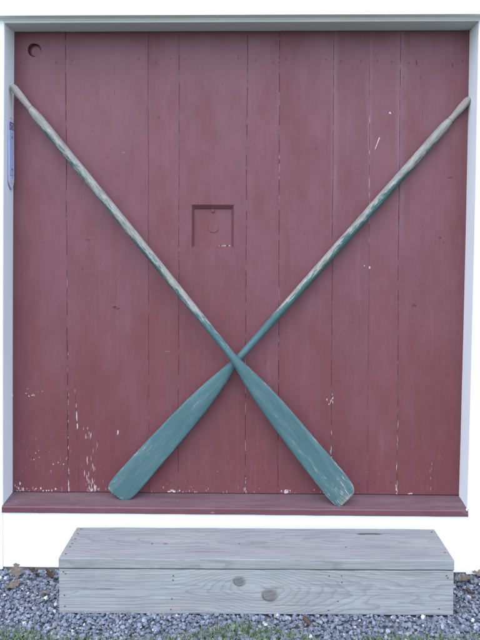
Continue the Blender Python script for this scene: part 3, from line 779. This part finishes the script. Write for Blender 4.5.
# ------------------------------------------------------------------ wooden step
STEP = Vector((0.337, -0.4377, 0.0)); SW, SDp, SH, TH = 1.5335, 0.2655, 0.2195, 0.039
step = empty('wooden_step', STEP, (0, 0, 0.0077))
tag(step, 'weathered grey wooden box step on gravel below the door sill', 'step')
RISER_M = mat_wood_step('weathered_riser', [(0.703, 0.133, 0.034, -0.06), (0.821, 0.079, 0.042, -0.07)], -0.055, 0.055, 'z', -0.085)
TREAD_M = mat_wood_step('weathered_tread', [(0.40, 0.125, 0.012, -0.006)], -0.16, 0.06, 'y', -0.16, 0.88)
SIDE_M = mat_wood_step('weathered_side', [], -0.06, 0.05, 'z', -0.09)
def board(x0, x1, y0, y1, z0, z1, bev=0.004, seg=40, worn=()):
    """long board along x with eased, slightly uneven edges"""
    bm = bmesh.new()
    q = [(y0 + bev, z0), (y1 - bev, z0), (y1, z0 + bev), (y1, z1 - bev), (y1 - bev, z1), (lerp(y0, y1, .66), z1), (lerp(y0, y1, .33), z1), (y0 + bev, z1), (y0 + bev * .3, z1 - bev * .3), (y0, z1 - bev), (y0, lerp(z0, z1, .5)), (y0, z0 + bev)]
    rows = []
    for k in range(seg + 1):
        x = lerp(x0, x1, k / seg); row = []
        for j, (y, z) in enumerate(q):
            d = 0.0016 * mn.noise(Vector((x * 6, y * 5, z * 5 + y0 * 9))) + 0.0006 * mn.noise(Vector((x * 40, y * 30, z * 30)))
            row.append(bm.verts.new((x, y + (d if y < (y0 + y1) / 2 else 0), z + (d if z > (z0 + z1) / 2 else 0))))
        rows.append(row)
    for r0, r1 in zip(rows, rows[1:]):
        for c in range(len(q)): bm.faces.new((r0[c], r0[(c + 1) % len(q)], r1[(c + 1) % len(q)], r1[c]))
    bm.faces.new(rows[0]); bm.faces.new(rows[-1])
    for (wx, wy, wz, r, d) in worn:
        for v in bm.verts:
            k = (v.co - Vector((wx, wy, wz))).length
            if k < r: v.co += Vector(d) * (1 - k / r)
    bmesh.ops.recalc_face_normals(bm, faces=bm.faces)
    return bm
def nails(bm, pts, axis, surf, r=0.0042):
    for (a, b) in pts:
        ring = []
        for k in range(8):
            q = 2 * math.pi * k / 8; rr = r * random.uniform(0.75, 1.15)
            ring.append(bm.verts.new((a + rr * math.cos(q), surf - 0.0013, b + rr * 0.8 * math.sin(q)) if axis == 'y' else (a + rr * math.cos(q), b + rr * math.sin(q), surf + 0.0013)))
        f = bm.faces.new(ring); f.material_index = 1; f.normal_update()
        if (axis == 'y' and f.normal.y > 0) or (axis == 'z' and f.normal.z < 0): f.normal_flip()
bm = board(0, SW, 0, SDp, SH - TH, SH, 0.003, 90)
nails(bm, [(0.022, 0.248), (0.020, 0.205), (0.021, 0.160), (0.020, 0.118), (0.019, 0.092), (0.018, 0.034), (0.345, 0.120), (0.70, 0.125), (1.515, 0.235), (1.517, 0.06), (1.13, 0.10)], 'z', SH, 0.0036)
# a narrow gouge near the back edge
vs = [bm.verts.new((1.245 + dx, 0.213 + dy, SH + 0.0013)) for dx, dy in ((-0.052, 0.002), (-0.03, 0.008), (0.0, 0.009), (0.03, 0.008), (0.056, 0.003), (0.04, -0.004), (0.0, -0.002), (-0.035, -0.005))]
f = bm.faces.new(vs); f.material_index = 2; f.normal_update()
if f.normal.z < 0: f.normal_flip()
obj('tread', bm, [TREAD_M, RUST, plain('dark_gouge', (0.07, 0.075, 0.08), 0.9)], step)
bm = board(0.0015, SW - 0.001, 0.0035, 0.0415, 0.0, SH - TH - 0.0045, 0.0035, 90)
nails(bm, [(0.026, 0.158), (0.018, 0.166), (0.022, 0.074), (0.023, 0.030), (0.445, 0.152), (0.444, 0.136), (0.440, 0.062), (0.436, 0.020), (1.05, 0.155), (1.048, 0.02), (1.098, 0.155), (1.10, 0.13), (1.085, 0.055), (1.505, 0.158), (1.510, 0.150), (1.478, 0.028)], 'y', 0.0035, 0.0036)
obj('riser', bm, [RISER_M, RUST], step)
for x0, x1 in ((0.002, 0.040), (SW - 0.040, SW - 0.002)):
    bm = bmesh.new(); box(bm, x0, x1, 0.043, SDp - 0.004, -0.004, SH - TH - 0.001, 0.002); obj('side_board', bm, SIDE_M, step)
bm = bmesh.new(); box(bm, 0.045, SW - 0.045, SDp - 0.042, SDp - 0.004, -0.004, SH - TH - 0.001, 0.002); obj('back_board', bm, SIDE_M, step)

# ------------------------------------------------------------------ gravel
def hull_templates(n):
    T = []
    for _ in range(n):
        b = bmesh.new()
        for _ in range(random.randint(11, 16)):
            v = Vector((random.gauss(0, 1), random.gauss(0, 1), random.gauss(0, 1))).normalized() * random.uniform(0.8, 1.0)
            b.verts.new((v.x * random.uniform(0.8, 1.1), v.y * 0.78, v.z * 0.6))
        r = bmesh.ops.convex_hull(b, input=b.verts)
        junk = [e for e in r['geom_interior'] + r['geom_unused'] if isinstance(e, bmesh.types.BMVert)]
        if junk: bmesh.ops.delete(b, geom=list(set(junk)), context='VERTS')
        b.verts.index_update()
        T.append(([v.co.copy() for v in b.verts], [[v.index for v in f.verts] for f in b.faces])); b.free()
    return T
from mathutils import Euler
def build_gravel():
    T = hull_templates(30); V, F, tone = [], [], []
    def stone(x, y, z, r):
        vs, fs = random.choice(T)
        e = Euler((random.uniform(-.5, .5), random.uniform(-.5, .5), random.uniform(0, 6.28))).to_matrix()
        b = len(V); c = Vector((x, y, z)); t = random.random()
        for v in vs: V.append(c + e @ (v * r))
        for f in fs: F.append([b + k for k in f]); tone.append(t)
    cnt = 0
    while cnt < 22000:
        x, y = random.uniform(-0.9, 3.0), random.uniform(-0.68, -0.112)
        if 0.35 < x < 1.86 and y > -0.425: continue
        edge = -0.60 + 0.05 * mn.noise(Vector((x * 3, 5, 0)))
        if y < edge and random.random() < 0.8: continue
        r = random.choice((0.006, 0.007, 0.008, 0.0095, 0.011, 0.0125, 0.014, 0.016)) * 0.86 * random.uniform(0.85, 1.15)
        z = random.uniform(-0.012, 0.010) + 0.005 * mn.noise(Vector((x * 4, y * 4, 0)))
        if -0.60 < x < 2.6 and 0.33 < x < 1.875 and y > -0.455: z = min(z, 0.002)
        if y > -0.150: z = min(z, 0.000)
        stone(x, y, z, r); cnt += 1
    me = bpy.data.meshes.new('gravel'); me.from_pydata([tuple(v) for v in V], [], F)
    a = me.attributes.new('tone', 'FLOAT', 'FACE'); a.data.foreach_set('value', tone)
    me.materials.append(mat_gravel())
    o = bpy.data.objects.new('gravel', me); COL.objects.link(o)
    tag(o, 'loose blue-grey crushed stone along the foot of the wall', 'gravel', kind='stuff')
build_gravel()

# ------------------------------------------------------------------ grass at the lawn's edge
def build_grass():
    V, F, tone = [], [], []
    def blade(x, y, h, wd):
        a = random.uniform(0, 6.28); lean = random.uniform(0.1, 0.8) * h; la = random.uniform(0, 6.28)
        dx, dy = math.cos(a) * wd / 2, math.sin(a) * wd / 2; lx, ly = math.cos(la) * lean, math.sin(la) * lean
        b = len(V)
        for t, k in ((0, 1.0), (0.4, 0.9), (0.75, 0.6)):
            cx, cy, cz = x + lx * t * t, y + ly * t * t, -0.012 + h * t
            V.append((cx - dx * k, cy - dy * k, cz)); V.append((cx + dx * k, cy + dy * k, cz))
        V.append((x + lx, y + ly, -0.012 + h * 0.96))
        F.extend([(b, b + 1, b + 3, b + 2), (b + 2, b + 3, b + 5, b + 4), (b + 4, b + 5, b + 6)])
        t = random.random(); tone.extend([t] * 3)
    # lawn edge: further in where the photo shows tufts
    def edge(x):
        e = -0.586
        for c, wdt, k in ((0.22, 0.17, 0.042), (0.50, 0.09, 0.010), (0.98, 0.17, 0.070), (1.10, 0.10, 0.052), (1.24, 0.08, 0.036), (1.62, 0.14, 0.036), (1.86, 0.13, 0.044), (2.05, 0.1, 0.02), (-0.1, 0.2, 0.05), (2.5, 0.3, 0.05)):
            e += k * math.exp(-((x - c) / wdt) ** 2)
        return e + 0.020 * mn.noise(Vector((x * 14, 0, 0)))
    n = 0
    while n < 60000:
        x, y = random.uniform(-0.9, 3.0), -0.48 - 1.0 * random.random() ** 2.8
        d = edge(x) - y
        if d < 0: continue
        h = random.uniform(0.016, 0.042) * (0.55 + 0.45 * min(1, d / 0.03))
        blade(x, y, h, random.uniform(0.0016, 0.0034)); n += 1
    for _ in range(260):    # stray blades among the stones
        x = random.uniform(-0.3, 2.5); y = edge(x) + random.uniform(0, 0.03)
        blade(x, y, random.uniform(0.02, 0.034), random.uniform(0.0015, 0.0028))
    me = bpy.data.meshes.new('grass'); me.from_pydata(V, [], F)
    a = me.attributes.new('tone', 'FLOAT', 'FACE'); a.data.foreach_set('value', tone)
    me.materials.append(mat_grass())
    o = bpy.data.objects.new('grass', me); COL.objects.link(o)
    tag(o, 'short green lawn grass growing into the edge of the gravel', 'grass', kind='stuff')
build_grass()

# ------------------------------------------------------------------ fallen leaves
LEAFM = {'tan': mat_leaf('tan_leaf', (0.30, 0.25, 0.21), (0.21, 0.170, 0.140)), 'brown': mat_leaf('brown_leaf', (0.15, 0.108, 0.085), (0.10, 0.072, 0.058)),
         'pale': mat_leaf('pale_leaf', (0.46, 0.38, 0.31), (0.34, 0.27, 0.21)), 'rust': mat_leaf('rusty_leaf', (0.26, 0.15, 0.095), (0.18, 0.10, 0.065))}
def leaf(label, loc, rot, L, mat, seed, curl=1.0):
    rs = random.Random(seed); bm = bmesh.new(); rows = []
    n = 26
    for k in range(n + 1):
        t = k / n
        base = 0.30 * math.sin(math.pi * min(1, t * 1.02)) ** 0.8
        lobe = 1 + 0.42 * math.sin(t * math.pi * 7 + 0.6)
        wl, wr = base * lobe * rs.uniform(.9, 1.1), base * (1 + 0.42 * math.sin(t * math.pi * 7 + 1.3)) * rs.uniform(.9, 1.1)
        row = []
        for j, sgn in ((-2, -1), (-1, -.5), (0, 0), (1, .5), (2, 1)):
            x = sgn * (wl if sgn < 0 else wr) * L
            z = curl * (0.55 * x * x / L + 0.10 * L * math.sin(t * 3.4 + seed) + 0.03 * L * math.sin(t * 19 + sgn * 4 + seed))
            row.append(bm.verts.new((x, (t - 0.5) * L, z)))
        rows.append(row)
    for a, b in zip(rows, rows[1:]):
        for c in range(4): bm.faces.new((a[c], a[c + 1], b[c + 1], b[c]))
    s = [bm.verts.new((dx, y, 0.10 * L * math.sin(seed) * curl + dz)) for y, dx, dz in ((-0.5 * L, -0.0012, 0), (-0.5 * L, 0.0012, 0), (-0.72 * L, 0.0012 + 0.05 * L, 0.004), (-0.72 * L, 0.05 * L - 0.0012, 0.004))]
    bm.faces.new(s)
    g = bmesh.ops.solidify(bm, geom=bm.faces[:], thickness=0.0007)
    bmesh.ops.recalc_face_normals(bm, faces=bm.faces)
    o = obj('dead_leaf', bm, LEAFM[mat], None, True); o.location = loc; o.rotation_euler = rot
    tag(o, label, 'leaf', 'dead leaves on the gravel'); return o
leaf('large tan oak leaf leaning on the white kick board left of the step', (0.070, -0.165, 0.024), (0.75, 0.15, 0.5), 0.075, 'tan', 1)
leaf('tan oak leaf lying flat on gravel just below the leaning leaf left of the step', (0.095, -0.265, 0.021), (0.15, -0.2, 2.3), 0.066, 'tan', 2)
leaf('small brown leaf in the shade between the step and the kick board', (0.222, -0.180, 0.022), (0.5, 0.2, 1.2), 0.062, 'brown', 3)
leaf('dark brown curled leaf under the white board left of the step', (0.142, -0.150, 0.016), (0.3, 0.1, 1.7), 0.058, 'brown', 4)
leaf('pale bleached leaf on the gravel beside the left end of the step', (0.245, -0.325, 0.020), (0.05, 0.1, 1.9), 0.040, 'pale', 5)
leaf('brown leaf tucked against the right end of the step below the white board', (1.935, -0.160, 0.022), (0.45, -0.2, 0.4), 0.075, 'brown', 6)
leaf('large tan leaf on the gravel right of the step', (1.998, -0.200, 0.024), (0.2, 0.25, 2.0), 0.085, 'tan', 7)
leaf('tan leaf under the foot of the white right casing at the photo edge', (2.078, -0.148, 0.020), (0.35, 0.0, 1.3), 0.075, 'tan', 8)
leaf('narrow brown leaf on the gravel lowest of those right of the step', (1.985, -0.275, 0.020), (0.1, 0.3, 0.2), 0.055, 'brown', 9)
leaf('rust brown leaf on the gravel in front of the step', (1.295, -0.490, 0.020), (0.35, 0.2, 0.9), 0.042, 'rust', 10)
